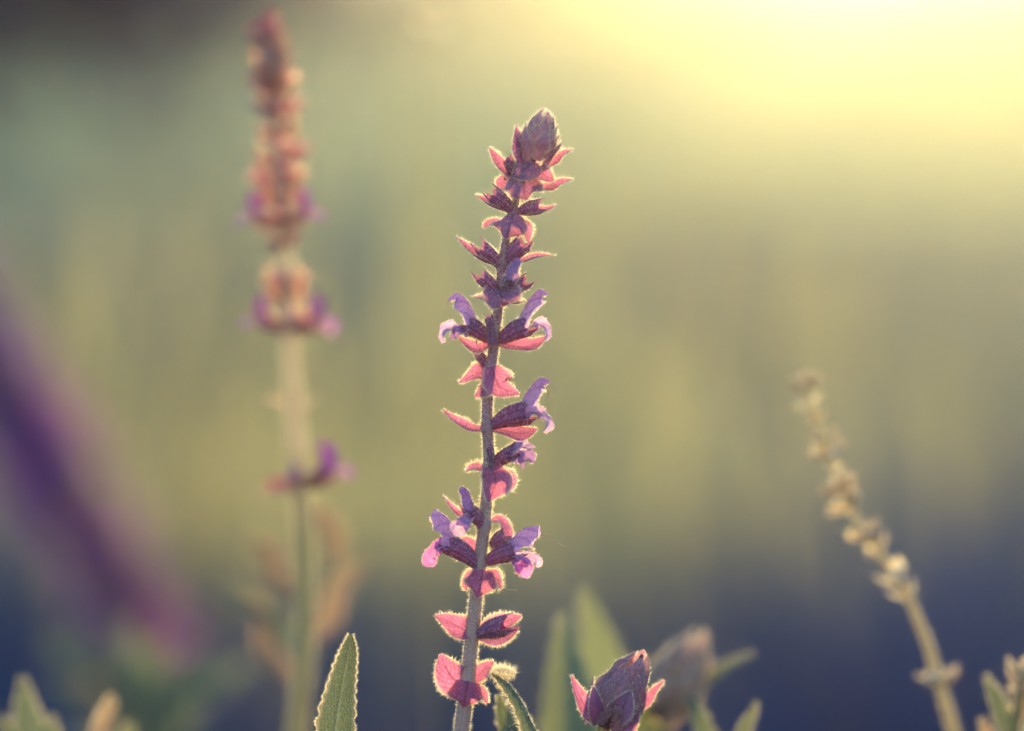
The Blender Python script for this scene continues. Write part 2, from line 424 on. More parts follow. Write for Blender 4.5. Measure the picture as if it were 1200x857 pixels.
def calyx(base, mouth, r0, r1, up=(0, 0, 1), tooth=0.35, n=10, seg=30, curve=0.12, seed=0):
    """two-lipped bell: three short teeth above, two spear teeth below, ribbed, open at the mouth"""
    r = np.random.default_rng(seed + 77)
    base = np.asarray(base, float); mouth = np.asarray(mouth, float); L = np.linalg.norm(mouth - base); ax = nrm(mouth - base)
    up = nrm(np.asarray(up, float) - ax * np.dot(up, ax)); sd = np.cross(ax, up)
    V_, F_, U_ = [], [], []
    th0 = [(0.0, 1.0), (0.9, 0.45), (-0.9, 0.45), (2.45, 1.05), (-2.45, 1.05)]
    th0 = [(a + r.normal() * 0.12, h * (0.8 + 0.4 * r.random())) for a, h in th0]
    for i in range(n + 1):
        t = i / n
        for j in range(seg):
            a = 2 * math.pi * j / seg
            k = 0.0
            for c, h in th0:
                dd = abs((a - c + math.pi) % (2 * math.pi) - math.pi)
                k = max(k, h * max(0.0, 1 - dd / 0.62))
            k *= tooth
            rad = (r0 + (r1 - r0) * math.sin(min(1, t * 1.12) * math.pi / 2) ** 1.1) * (1 + 0.05 * math.cos(a * 10))
            rad *= 1 - 0.30 * k * t ** 3 / max(tooth, 1e-6) * 0.5
            q = base + ax * (L * t * (1 + k * t ** 3)) + rad * (math.cos(a) * up + 0.85 * math.sin(a) * sd) + up * curve * L * math.sin(t * math.pi) * 0.5
            V_.append(q); U_.append((j / seg, t))
    for i in range(n):
        for j in range(seg):
            F_.append((i * seg + j, i * seg + (j + 1) % seg, (i + 1) * seg + (j + 1) % seg, (i + 1) * seg + j))
    return V_, F_, U_

class Fuzz:
    """collects the fine hairs of one plant into one part"""
    def __init__(self, seed): self.r = np.random.default_rng(seed); self.V = []
    def _add(self, p, d, L, w):
        r = self.r; n = len(p)
        d = d + 0.35 * r.normal(size=(n, 3)); d /= np.linalg.norm(d, axis=1)[:, None] + 1e-9
        L = L * (0.3 + 1.25 * r.random((n, 1)) ** 1.6)
        s = np.cross(d, r.normal(size=(n, 3))); s /= np.linalg.norm(s, axis=1)[:, None] + 1e-9; s2 = np.cross(d, s)
        tip = p + d * L + r.normal(size=(n, 3)) * L * 0.12
        for q in (s, s2): self.V.append(np.stack([p - q * w, p + q * w, tip], 1))
    def surface(self, geo, n, L, w=0.000046, sides=1, lean=(0, 0, 0.25)):
        v = np.asarray(geo[0], float)
        tri = np.array([t for f in geo[1] if len(f) <= 4 for t in ((f[0], f[1], f[2]),) + (((f[0], f[2], f[3]),) if len(f) == 4 else ())])
        a, b, c = v[tri[:, 0]], v[tri[:, 1]], v[tri[:, 2]]; cr = np.cross(b - a, c - a); ar = np.linalg.norm(cr, axis=1)
        k = self.r.choice(len(tri), n, p=ar / ar.sum()); u = self.r.random((n, 2)); fl = u.sum(1) > 1; u[fl] = 1 - u[fl]
        p = a[k] + u[:, :1] * (b - a)[k] + u[:, 1:] * (c - a)[k]; nn = cr[k] / (ar[k][:, None] + 1e-15)
        if sides == 1 and np.einsum('ij,ij->', a - v.mean(0), cr) < 0: nn = -nn
        if sides == 2: nn = nn * np.where(self.r.random((n, 1)) < 0.5, -1, 1)
        self._add(p, nn + np.array(lean), L, w)
    def rim(self, geo, nu, n, L, w=0.000046):
        """hairs along the two margins of a blade with nu columns"""
        v = np.asarray(geo[0], float); m = nu + 1; rows = len(v) // m; g = v.reshape(rows, m, 3)
        for e, inn in ((0, 1), (m - 1, m - 2)):
            t = self.r.random(n // 2) * (rows - 1 - 1e-6); i = t.astype(int); f = (t - i)[:, None]
            p = g[i, e] * (1 - f) + g[i + 1, e] * f; q = g[i, inn] * (1 - f) + g[i + 1, inn] * f
            d = p - q; d /= np.linalg.norm(d, axis=1)[:, None] + 1e-12
            along = g[i + 1, e] - g[i, e]; along /= np.linalg.norm(along, axis=1)[:, None] + 1e-12
            self._add(p, d + 0.3 * along, L, w)
    def build(self, parent, mat):
        if not self.V: return
        v = np.concatenate(self.V).reshape(-1, 3); f = np.arange(len(v)).reshape(-1, 3)
        o = part('hair', (v, [tuple(map(int, q)) for q in f], None), mat, parent); o['kind'] = 'stuff'
        return o

# tissue colours
M_bract = organ_mat('rose_bract', (0.46, 0.16, 0.25), (0.30, 0.08, 0.17), (0.88, 0.24, 0.42), 0.55, veins=7, vein_col=(0.24, 0.03, 0.08), nscale=900, edge=(0.85, 0.55, 0.40), sheen=0.08, bump=0.3)
M_bract_dark = organ_mat('shaded_bract', (0.38, 0.16, 0.22), (0.23, 0.08, 0.15), (0.66, 0.18, 0.30), 0.36, veins=7, vein_col=(0.12, 0.03, 0.06), nscale=900, edge=(0.85, 0.52, 0.42), sheen=0.08, bump=0.35)  # darker bract copy: shade on viewer-facing bracts put into the colour
M_bract_tip = organ_mat('hairy_young_bract', (0.86, 0.44, 0.48), (0.62, 0.26, 0.32), (1.0, 0.58, 0.75), 0.75, veins=4, vein_col=(0.55, 0.23, 0.30), nscale=1400, sheen=0.08, bump=0.6)
M_bud = organ_mat('mauve_bud_bract', (0.50, 0.25, 0.27), (0.30, 0.13, 0.17), (0.8, 0.35, 0.35), 0.5, veins=4, vein_col=(0.22, 0.09, 0.13), nscale=1200, bump=0.5)
M_calyx = organ_mat('plum_calyx', (0.34, 0.13, 0.22), (0.18, 0.06, 0.13), (0.70, 0.19, 0.34), 0.42, ribs=10, vein_col=(0.12, 0.035, 0.09), nscale=1100, sheen=0.08, bump=0.45)
M_violet = organ_mat('violet_petal', (0.56, 0.36, 0.56), (0.42, 0.23, 0.46), (0.88, 0.52, 0.72), 0.62, veins=3, vein_col=(0.32, 0.15, 0.44), nscale=1300, sheen=0.08, bump=0.25)
M_violet_dark = organ_mat('deep_violet_petal', (0.42, 0.21, 0.38), (0.27, 0.11, 0.28), (0.55, 0.27, 0.52), 0.5, nscale=1300, sheen=0.08, bump=0.25)
M_stem = organ_mat('sage_stem', (0.38, 0.16, 0.16), (0.24, 0.085, 0.11), (0.45, 0.26, 0.18), 0.12, nscale=600, sheen=0.08, bump=0.5, grad=(0.62, 0.36, (0.38, 0.21, 0.16), (0.5, 0.34, 0.17)))
M_stem_green = organ_mat('green_sage_stem', (0.46, 0.38, 0.16), (0.32, 0.27, 0.12), (0.90, 0.68, 0.24), 0.5, nscale=500, sheen=0.08, bump=0.4)
M_stem_pale = organ_mat('pale_dry_stem', (0.52, 0.46, 0.22), (0.38, 0.34, 0.17), (0.9, 0.66, 0.34), 0.5, nscale=500, bump=0.4)
M_stem_peach = organ_mat('glowing_upper_stem', (0.44, 0.38, 0.17), (0.30, 0.26, 0.12), (0.7, 0.55, 0.2), 0.45, nscale=500, bump=0.4, grad=(0.46, 0.56, (0.80, 0.58, 0.32), (1.0, 0.80, 0.46)))  # backlit glow of the upper stem is put into its colour
M_leaf = organ_mat('sage_leaf', (0.14, 0.15, 0.085), (0.08, 0.09, 0.06), (0.20, 0.22, 0.07), 0.3, veins=13, vein_col=(0.26, 0.27, 0.15), nscale=1500, edge=(0.6, 0.46, 0.3), sheen=0.08, bump=0.6)
M_leaf_pale = organ_mat('pale_curled_leaf', (0.24, 0.16, 0.11), (0.14, 0.105, 0.075), (0.36, 0.22, 0.12), 0.45, nscale=500, edge=(0.75, 0.5, 0.34), sheen=0.08, bump=0.4)
M_leaf_warm = organ_mat('pale_blush_bud', (0.46, 0.32, 0.25), (0.28, 0.22, 0.17), (0.85, 0.52, 0.38), 0.5, nscale=500, bump=0.4)
M_leaf_light = organ_mat('light_sage_leaf', (0.18, 0.19, 0.11), (0.11, 0.125, 0.08), (0.30, 0.31, 0.12), 0.38, veins=9, vein_col=(0.26, 0.27, 0.14), nscale=900, bump=0.4)
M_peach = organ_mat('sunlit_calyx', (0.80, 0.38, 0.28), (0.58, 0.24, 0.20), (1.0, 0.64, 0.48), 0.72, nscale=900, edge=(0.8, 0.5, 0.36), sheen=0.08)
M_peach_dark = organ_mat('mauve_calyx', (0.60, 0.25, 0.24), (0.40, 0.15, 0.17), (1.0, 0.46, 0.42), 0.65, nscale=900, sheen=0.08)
M_seed = organ_mat('dry_calyx', (0.45, 0.36, 0.25), (0.27, 0.24, 0.16), (0.90, 0.62, 0.36), 0.5, nscale=700, edge=(0.8, 0.6, 0.4), sheen=0.08)
M_bead = organ_mat('sunlit_seed_calyx', (0.82, 0.56, 0.34), (0.62, 0.42, 0.26), (1.0, 0.80, 0.52), 0.72, nscale=700)  # brighter copy of the dry calyx, sunlit beads put into the colour
M_magenta = organ_mat('magenta_petal', (0.52, 0.18, 0.46), (0.34, 0.10, 0.34), (0.88, 0.30, 0.66), 0.55, nscale=900, sheen=0.08)
M_core = organ_mat('bud_core', (0.16, 0.07, 0.09), (0.09, 0.04, 0.06), (0.2, 0.06, 0.06), 0.1, nscale=900)
M_style = organ_mat('pale_style', (0.55, 0.4, 0.34), (0.4, 0.25, 0.25), (0.8, 0.6, 0.4), 0.5, nscale=900)
def hair_mat():
    m = bpy.data.materials.new('plant_hair'); m.use_nodes = True
    nt = m.node_tree; nt.nodes.clear(); out = nt.nodes.new('ShaderNodeOutputMaterial')
    t = nt.nodes.new('ShaderNodeBsdfTranslucent'); t.inputs['Color'].default_value = (1.0, 0.90, 0.66, 1)
    d = nt.nodes.new('ShaderNodeBsdfDiffuse'); d.inputs['Color'].default_value = (0.70, 0.46, 0.38, 1)
    mx = nt.nodes.new('ShaderNodeMixShader'); mx.inputs[0].default_value = 0.85
    nt.links.new(d.outputs[0], mx.inputs[1]); nt.links.new(t.outputs[0], mx.inputs[2]); nt.links.new(mx.outputs[0], out.inputs['Surface'])
    return m
M_hair = hair_mat()

def bud_cone(pl, base, tip, rmax, nb, parent, fz, mat, hair_n=90, hair_l=0.0009, seed=3, d=0, wide=0.54, core=0.28, spread=0.0):
    """young flower-spike tip: overlapping pointed bracts in a spiral round a core"""
    r = np.random.default_rng(seed)
    B = pl(*base, d); T = pl(*tip, d); ax = nrm(T - B); L = np.linalg.norm(T - B); R = rmax * pl.s
    core = tube_s([B, B + ax * L * 0.45, B + ax * L * 0.9], [R * core, R * core * 0.8, R * core * 0.2], 10, 12)
    part('bud_core', core, M_core, parent)
    e1 = nrm(np.cross(ax, (0, 1, 0))); e2 = np.cross(ax, e1)
    for k in range(nb):
        t = k / (nb - 1); a = k * 2.39996 + r.normal() * 0.1
        o = math.cos(a) * e1 + math.sin(a) * e2
        prof = lambda q: R * max(0.05, math.sin(math.pi * min(1, 0.22 + 0.78 * q)) ** 0.75)
        l = L * (0.52 - 0.2 * t); z0 = L * (-0.08 + 0.72 * t)
        pts = []
        for q in (0, 0.35, 0.7, 1.0):
            zq = z0 + l * q
            pts.append(B + ax * zq + o * (prof(max(0, zq / L)) * (0.80 + 0.16 * (1 - t) + 0.05 * r.normal() + (0.16 * q if t < 0.25 else 0.05 * math.sin(q * 3)) + spread * q ** 3 * (0.6 + 0.8 * r.random()))))
        w = R * (wide - 0.2 * t)
        g = blade(pts, [w * 0.5, w, w * 0.72, w * 0.05], o, o, cup=-0.35, ns=10, nu=6, ruffle=0.12, seed=seed * 100 + k)
        part('bract', g, mat, parent)
        fz.rim(g, 6, hair_n, hair_l); fz.surface(g, hair_n // 2, hair_l * 0.8, sides=2)

# ------------------------------------------------------------------ the sharp spike in the middle
P = Plane(FOCUS); s = P.s
stem_px = [(541, 857), (551, 770), (559, 690), (568, 610), (573, 545), (571, 480), (577, 420), (584, 360), (590, 300), (600, 252), (613, 212), (626, 180)]
low = [(505, 1150, 30), (470, 1500, 40), (455, 1830, 45)]
stem = [P(*q) for q in reversed(low)] + [P(*q) for q in stem_px]
base = stem[0].copy(); base[2] = 0.0; stem[0] = base - np.array([0, 0, 0.01])
spike = thing('sage_spike', tuple(base), 'sharp violet sage flower spike with rosy bracts and a fuzzy bud at its tip', 'flower', 'sage stalks in the meadow')
fz = Fuzz(1)
rad = [13, 11.5, 10, 8.6, 8.0, 7.4, 6.9, 6.4, 6.2, 5.9, 5.4, 4.8, 4.3, 3.8, 3.0]
NODES = [250, 312, 347, 401, 440, 501, 548, 616, 660, 744, 802]
zs = spline(np.array(stem), 160)[:, 2]; rr_ = np.interp(np.linspace(0, 1, 160), np.linspace(0, 1, len(rad)), rad)
for y in NODES: rr_ = rr_ + 2.0 * np.exp(-((zs - P(0, y)[2]) / (5 * s)) ** 2)
g = tube_s(spline(np.array(stem), 160), list(rr_ * s), 160, 20, square=0.09)
part('stem', g, M_stem, spike)
gs = tube_s([P(*q) for q in stem_px], [8.4 * s, 6.2 * s, 3.6 * s], 40, 14); fz.surface(gs, 12000, 0.0008, lean=(0, 0, -0.05))

sd = [0]
def nxt(): sd[0] += 1; return sd[0]

def bract(pts, w, mat=None, n=(0, -1, 0.2), n1=None, cup=0.35, hair=460, hl=0.0008, parent=None, **k):
    """pts: (x, y, d) pixels base -> tip; w: half widths in pixels"""
    g = blade([P(*q) for q in pts], [q * s for q in w], n, n1, cup, ns=16, nu=10, ruffle=k.pop('ruffle', 0.17), seed=nxt(), **k)
    o = part('bract', g, mat or M_bract, parent or spike)
    fz.rim(g, 10, hair, hl); fz.surface(g, hair // 2, hl * 0.7, sides=2)
    return o

def cup_calyx(b, m, r0, r1, up=(0, 0, 1), tooth=0.4, mat=None, hair=420, hl=0.0008, **k):
    g = calyx(P(*b), P(*m), r0 * s, r1 * s, up, tooth, seed=nxt(), **k)
    o = part('calyx', g, mat or M_calyx, spike); fz.surface(g, hair, hl); return o

def hood(par, pts, r, mat=None, flat=0.55, hair=240):
    """arched upper lip: a thin petal folded along its back, open underneath"""
    C = np.array([P(*q) for q in pts]); t0 = nrm(C[1] - C[0]); t1 = nrm(C[-1] - C[-2])
    bend = t1 - t0 * np.dot(t1, t0)
    if np.linalg.norm(bend) < 0.25: bend = np.array([np.sign(C[-1][0] - C[0][0]), 0, -0.3])
    bend[1] = 0; back = []
    rr = np.array(r, float) * s
    for i in range(len(C)):
        t = nrm(C[min(i + 1, len(C) - 1)] - C[max(i - 1, 0)]); o = nrm(-bend - t * np.dot(-bend, t)); back.append(C[i] + o * rr[i] * 0.95)
    n0 = nrm(bend - t0 * np.dot(bend, t0)); n1 = nrm(C[-1] - back[-2] + 1e-5)
    q = nrm(C[-1] - C[-2]); n1 = nrm(-np.array([-q[2], 0, q[0]])); n1 = n1 if np.dot(n1, n0 + (C[0] - C[-1])) > 0 else -n1
    g = blade(back, [a * 1.05 for a in rr], n0, n1, 1.55, ns=20, nu=16, ruffle=0.30, seed=nxt())
    o = part('upper_lip', g, mat or M_violet, par); fz.rim(g, 16, hair, 0.0006); fz.surface(g, hair, 0.0006, sides=2); return o

def lip(par, pts, w, n=(0, -0.5, 1), n1=None, cup=0.5, mat=None, hair=200, ruffle=0.45):
    """lower lip: a drooping middle lobe with two small side lobes"""
    C = [P(*q) for q in pts]
    g = blade(C, [q * s for q in w], n, n1, cup, ns=18, nu=12, ruffle=ruffle, seed=nxt(), teeth=5, tooth_d=0.10)
    m_ = len(C) // 2; a = np.asarray(C[m_ - 1]); t = nrm(C[m_] - a); sd_ = nrm(np.cross(t, nrm(n))); L = np.linalg.norm(np.asarray(C[-1]) - C[0]) * 0.32; W_ = max(w) * s * 0.5
    lobes = [g]
    for q in (-1, 1): lobes.append(blade([a, a + (t * 0.5 + sd_ * q * 0.8) * L * 0.6, a + (t * 0.55 + sd_ * q * 1.1 - np.array([0, 0, 0.35])) * L], [W_ * 0.5, W_, W_ * 0.3], n, n1, 0.4, ns=8, nu=6, ruffle=0.3, seed=nxt()))
    o = part('lower_lip', join(lobes), mat or M_violet, par); fz.rim(g, 12, hair, 0.0005); return o

def style(par, pts, r=0.55):
    g = tube_s([P(*q) for q in pts], [r * s, r * s, r * 1.4 * s], 12, 6); part('style', g, M_style, par)

# --- tip
bud_cone(P, (624, 193), (642, 125), 23, 30, spike, fz, M_bract_tip, hair_n=220, hair_l=0.0011, seed=3, wide=0.44, core=0.12, spread=0.16)
bract([(616, 196, -6), (606, 178, -10), (606, 162, -8), (605, 147, -4)], [6, 9, 6, 0.6], n=(0.6, -1, 0), cup=0.4, hair=260)
bract([(598, 206, -2), (588, 196, -6), (580, 184, -6), (573, 173, -4)], [5, 8, 5, 0.5], n=(0.3, -1, 0.4), cup=0.5)
cup_calyx((603, 212, -4), (596, 190, -12), 4, 8, tooth=0.35, mat=M_calyx)
bract([(636, 200, 2), (650, 191, 0), (660, 182, 0), (672, 175, 2)], [4, 8, 6, 0.5], n=(-0.3, -0.6, 0.8), cup=0.5, hair=260)
bract([(628, 222, 4), (646, 220, 0), (658, 215, 0), (672, 210, 2)], [5, 9, 6.5, 0.5], n=(-0.1, -0.6, 0.8), cup=0.4, hair=260)
bract([(630, 196, -12), (634, 204, -20), (643, 210, -22), (649, 212, -20)], [8, 11, 7, 0.6], n=(0.2, -1, 0.3), cup=0.3)
bract([(622, 190, -14), (617, 198, -22), (606, 204, -24), (600, 208, -22)], [10, 17, 10, 1], M_bract_dark, n=(-0.3, -1, 0.4), cup=-0.25)
bract([(614, 203, -10), (614, 216, -22), (614, 228, -26), (617, 236, -22)], [13, 22, 17, 1.2], M_bract_dark, n=(0, -1, 0.35), n1=(0, -1, -0.4), cup=-0.3, hair=320)
bract([(612, 206, 6), (590, 214, 10), (588, 205, 10)], [8, 10, 1], n=(0, -1, 0.5), cup=0.3)
# --- second whorl
cup_calyx((600, 247, -2), (580, 230, -8), 5, 10, up=(0.3, 0, 1), tooth=0.5)
bract([(596, 250, 0), (578, 243, -4), (566, 235, -4), (556, 229, -2)], [5, 9, 6, 0.5], n=(0, -0.4, 1), cup=0.5, hair=240)
cup_calyx((607, 249, -2), (630, 243, -6), 4, 9, up=(-0.1, 0, 1), tooth=0.45, mat=M_calyx)
bract([(604, 251, 0), (626, 252, -2), (640, 247, 0), (653, 240, 2)], [5, 10, 7, 0.5], n=(0, -0.5, 1), cup=0.5, hair=240)
bract([(601, 251, -10), (598, 264, -20), (595, 274, -22), (592, 281, -18)], [12, 20, 14, 1], M_bract_dark, n=(-0.2, -1, 0.3), n1=(0, -1, -0.4), cup=-0.35, hair=300)
bract([(604, 255, 0), (614, 265, -8), (618, 275, -8), (620, 284, -4)], [5, 9, 6, 0.6], n=(0.6, -1, 0.1), cup=0.3)
bract([(594, 262, 4), (580, 262, 6), (572, 264, 4), (566, 268, 2)], [4, 9, 6, 0.6], n=(0, -0.6, 1), cup=0.4, hair=260)
# --- third whorl
cup_calyx((585, 311, -2), (566, 292, -8), 5, 9, up=(0.3, 0, 1), tooth=0.5)
bract([(584, 313, 0), (564, 305, -4), (548, 292, -4), (534, 277, 0)], [5, 10, 7, 0.5], n=(0.1, -0.4, 1), cup=0.5, hair=300)
cup_calyx((592, 311, 2), (612, 287, -2), 5, 11, up=(-0.5, 0, 1), tooth=0.35)
bract([(594, 310, 2), (614, 307, 2), (632, 301, 2), (652, 300, 4)], [4, 8, 6, 0.4], n=(0, -0.4, 1), cup=0.5, hair=300)
# --- fourth whorl, blue bud rising in front
k = cup_calyx((590, 344, -8), (598, 328, -16), 5, 9, tooth=0.25)
hood(k, [(596, 334, -16), (600, 322, -20), (605, 312, -20), (609, 303, -18)], [6, 8.5, 8, 3], M_violet_dark, 0.8)
cup_calyx((582, 346, -4), (566, 326, -10), 5, 9, up=(0.4, 0, 1), tooth=0.5)
cup_calyx((594, 346, -2), (614, 332, -8), 5, 9, up=(-0.4, 0, 1), tooth=0.5)
bract([(584, 352, 0), (570, 352, -8), (561, 350, -8), (553, 348, -4)], [4, 7, 5, 0.6], n=(0, -0.5, 1), cup=0.5, hair=260)
bract([(587, 339, -10), (588, 349, -24), (588, 355, -26), (590, 360, -22)], [15, 23, 16, 1.4], M_bract_dark, n=(0, -1, 0.5), n1=(0, -1, -0.3), cup=0.2, hair=320)
bract([(592, 352, 2), (606, 356, 0), (616, 352, 2)], [4, 7, 0.6], n=(0, -0.4, 1), cup=0.4)
# --- fifth whorl: two open flowers
k = cup_calyx((573, 398, -2), (549, 381, -6), 6, 11, up=(0.45, 0, 1), tooth=0.42)
hood(k, [(556, 386, -6), (549, 372, -6), (541, 358, -6), (533, 350, -6), (526, 353, -6)], [8, 9, 10, 7.5, 2.5])
lip(k, [(550, 386, -6), (538, 386, -10), (526, 387, -10), (519, 394, -9), (521, 402, -8)], [4, 7, 10, 9, 2], n=(0.1, -0.4, 1), n1=(-1, -0.4, 0.1), cup=0.4)
lip(k, [(546, 386, -10), (536, 390, -16), (529, 398, -17)], [3, 6, 2], n=(0, -1, 0.4), mat=M_violet_dark)
style(k, [(531, 350, -6), (524, 354, -6), (522, 362, -6)])
bract([(573, 404, -2), (560, 410, -8), (548, 404, -8), (536, 393, -4)], [5, 10, 7, 0.6], n=(0, -0.7, 0.8), cup=0.4)
cup_calyx((577, 402, -10), (573, 374, -14), 6, 6, tooth=0.3, mat=M_calyx)
k = cup_calyx((586, 399, -2), (616, 383, -6), 6, 12, up=(-0.45, 0, 1), tooth=0.42)
hood(k, [(608, 389, -6), (618, 372, -6), (627, 356, -6), (636, 345, -6), (643, 346, -6)], [8, 9, 9, 7.5, 2])
lip(k, [(614, 386, -6), (626, 382, -10), (636, 382, -10), (641, 390, -9), (638, 399, -8)], [4, 6, 9, 9, 2.5], n=(0, -0.4, 1), n1=(1, -0.4, 0.1), cup=0.4)
bract([(583, 400, 2), (602, 406, -4), (622, 406, -4), (642, 394, 2)], [5, 13, 11, 0.8], n=(0, -0.75, 0.8), cup=0.4, hair=340)
# --- sixth whorl: broad bracts only
bract([(574, 436, 2), (562, 437, -2), (550, 442, -2), (537, 449, 2)], [9, 12, 7, 0.6], n=(-0.2, -0.8, 0.5), cup=0.25, hair=260)
bract([(576, 430, -11), (582, 447, -18), (588, 455, -20), (609, 462, -12)], [9, 19, 13, 0.8], n=(0.3, -1, 0.25), n1=(0.2, -1, 0.3), cup=0.3, hair=340)
bract([(573, 444, -11), (568, 455, -16), (562, 461, -14), (556, 465, -10)], [6, 9, 5, 0.6], n=(-0.3, -1, 0.2), cup=-0.3)
cup_calyx((572, 436, 4), (562, 416, 4), 4, 6, up=(0.4, 0, 1), tooth=0.4)
# --- seventh whorl: open flower to the sun side
bract([(569, 504, 0), (552, 503, -6), (534, 494, -6), (518, 479, 0)], [5, 9, 7, 0.5], n=(0.1, -0.6, 0.9), cup=0.45, hair=280)
k = cup_calyx((575, 499, -2), (616, 484, -6), 5, 14, up=(-0.5, 0, 1), tooth=0.30)
hood(k, [(611, 490, -6), (619, 476, -6), (628, 461, -6), (638, 449, -6), (645, 448, -6)], [9, 10, 10.5, 8.5, 2.5])
lip(k, [(616, 488, -6), (628, 485, -10), (638, 486, -10), (643, 494, -9), (636, 506, -8)], [5, 7, 10, 10, 2.5], n=(0, -0.4, 1), n1=(1, -0.4, 0.1), cup=0.4)
style(k, [(640, 452, -6), (645, 461, -5), (642, 469, -5)])
bract([(574, 502, 2), (594, 505, -6), (612, 508, -6), (630, 503, 2)], [4, 12, 12, 1], n=(0, -0.8, 0.7), cup=0.3, hair=320)
# --- eighth: a half-open flower
k = cup_calyx((575, 548, -2), (598, 532, -8), 5, 9, up=(-0.5, 0, 1), tooth=0.5)
lip(k, [(594, 534, -8), (606, 526, -12), (617, 522, -12), (627, 524, -10)], [4, 7, 7, 1], n=(0, -0.8, 0.8), cup=0.4)
lip(k, [(596, 538, -8), (608, 536, -14), (619, 536, -14), (626, 541, -12)], [4, 7, 8, 2], n=(0, -1, 0.5), mat=M_violet_dark)
hood(k, [(596, 532, -6), (606, 522, -6), (614, 518, -6)], [6, 6, 2], M_violet_dark)
cup_calyx((576, 550, -8), (574, 528, -14), 5, 6, tooth=0.4)
# --- ninth: heart-shaped bract
bract([(570, 552, 4), (560, 550, 2), (553, 549, 2), (546, 553, 4)], [6, 9, 7, 1], n=(0, -0.6, 0.9), cup=0.4, hair=320, hl=0.001)
bract([(575, 546, -11), (581, 562, -20), (578, 574, -22), (572, 588, -14)], [10, 18, 13, 0.8], n=(0.15, -1, 0.25), n1=(0.2, -1, -0.1), cup=0.3, hair=360)
bract([(580, 556, 2), (592, 556, -2), (600, 564, -2), (598, 576, 2)], [6, 8, 6, 0.8], n=(0.4, -0.8, 0.4), cup=0.35, hair=300, hl=0.001)
# --- tenth: small deep violet flower
k = cup_calyx((567, 619, -2), (550, 597, -8), 5, 9, up=(0.5, 0, 1), tooth=0.35)
hood(k, [(553, 604, -8), (548, 590, -8), (543, 577, -8), (538, 571, -8)], [6, 7, 7, 3], M_violet_dark, 0.7)
lip(k, [(552, 606, -10), (545, 610, -18), (540, 619, -20), (543, 627, -18)], [4, 8, 10, 3], n=(-0.2, -1, 0.5), n1=(-0.3, -1, -0.2), mat=M_violet)
bract([(560, 614, 4), (543, 606, 2), (531, 597, 2), (519, 581, 4)], [4, 6, 4, 0.4], n=(0.2, -0.7, 0.8), cup=0.5, hair=240)
# --- eleventh: two open flowers
k = cup_calyx((560, 663, -2), (527, 638, -8), 6, 12, up=(0.5, 0, 1), tooth=0.35)
hood(k, [(533, 640, -8), (524, 626, -8), (515, 612, -8), (505, 600, -8)], [10, 12, 12, 7])
lip(k, [(529, 640, -10), (517, 640, -14), (508, 645, -14), (504, 654, -12), (512, 660, -11)], [4, 8, 10, 9, 3], n=(0, -0.7, 1), n1=(-0.8, -0.8, 0.1), cup=0.4, mat=M_magenta)
bract([(564, 664, 6), (556, 648, 6), (546, 636, 6), (540, 632, 6)], [7, 12, 8, 0.8], n=(-0.1, -1, 0.3), cup=0.3)
k = cup_calyx((571, 658, -2), (604, 645, -8), 6, 12, up=(-0.4, 0, 1), tooth=0.40)
hood(k, [(598, 652, -8), (607, 640, -8), (620, 629, -8), (635, 622, -8)], [10, 12, 12.5, 7.5])
lip(k, [(600, 650, -10), (612, 654, -14), (622, 653, -14), (629, 656, -12), (628, 664, -11)], [4, 7, 8, 7, 2], n=(0, -0.7, 1), n1=(0.6, -1, 0.1), cup=0.4)
lip(k, [(602, 654, -10), (610, 660, -18), (615, 667, -18), (614, 676, -16)], [4, 9, 10, 3], n=(0, -1, 0.4), n1=(0, -1, -0.1), cup=0.4, mat=M_magenta)
style(k, [(634, 626, -8), (648, 632, -6), (664, 642, -4)], 0.6)
bract([(573, 612, 8), (586, 612, 8), (594, 622, 8), (598, 636, 8)], [5, 9, 9, 1.2], n=(0.2, -0.5, 0.9), cup=0.3, hair=280)
cup_calyx((575, 640, 4), (592, 628, 2), 4, 9, tooth=0.3)
# --- twelfth: rounded bract across the stem
bract([(566, 667, -11), (564, 680, -20), (562, 690, -22), (559, 700, -16)], [12, 19, 13, 1], M_bract, n=(0, -1, 0.3), n1=(0, -1, -0.3), cup=-0.25, hair=320)
bract([(568, 672, 2), (578, 676, -4), (584, 682, -4), (587, 690, 0)], [6, 9, 6, 0.8], n=(0.3, -0.8, 0.5), cup=0.3, hair=320, hl=0.0011)
bract([(562, 672, 2), (552, 676, -2), (546, 684, -2), (546, 692, 0)], [6, 8, 5, 0.8], n=(-0.3, -0.8, 0.5), cup=0.3)
style(spike, [(587, 688, 0), (595, 691, 2), (606, 692, 3)], 0.4)
# --- thirteenth
bract([(556, 742, 0), (540, 736, -6), (526, 728, -6), (509, 721, 0)], [6, 15, 10, 0.6], n=(-0.1, -0.9, 0.4), cup=0.3, hair=300)
bract([(558, 745, 2), (578, 735, 2), (594, 728, 2), (612, 722, 4)], [5, 13, 10, 0.6], n=(0.1, -0.9, 0.4), cup=0.3, hair=300)
cup_calyx((560, 744, -6), (588, 733, -14), 5, 12, up=(-0.3, 0, 1), tooth=0.7)
bract([(562, 746, -4), (580, 748, -12), (594, 744, -12), (608, 737, -8)], [4, 8, 6, 0.5], M_bract_dark, n=(0.1, -1, -0.1), cup=0.3)
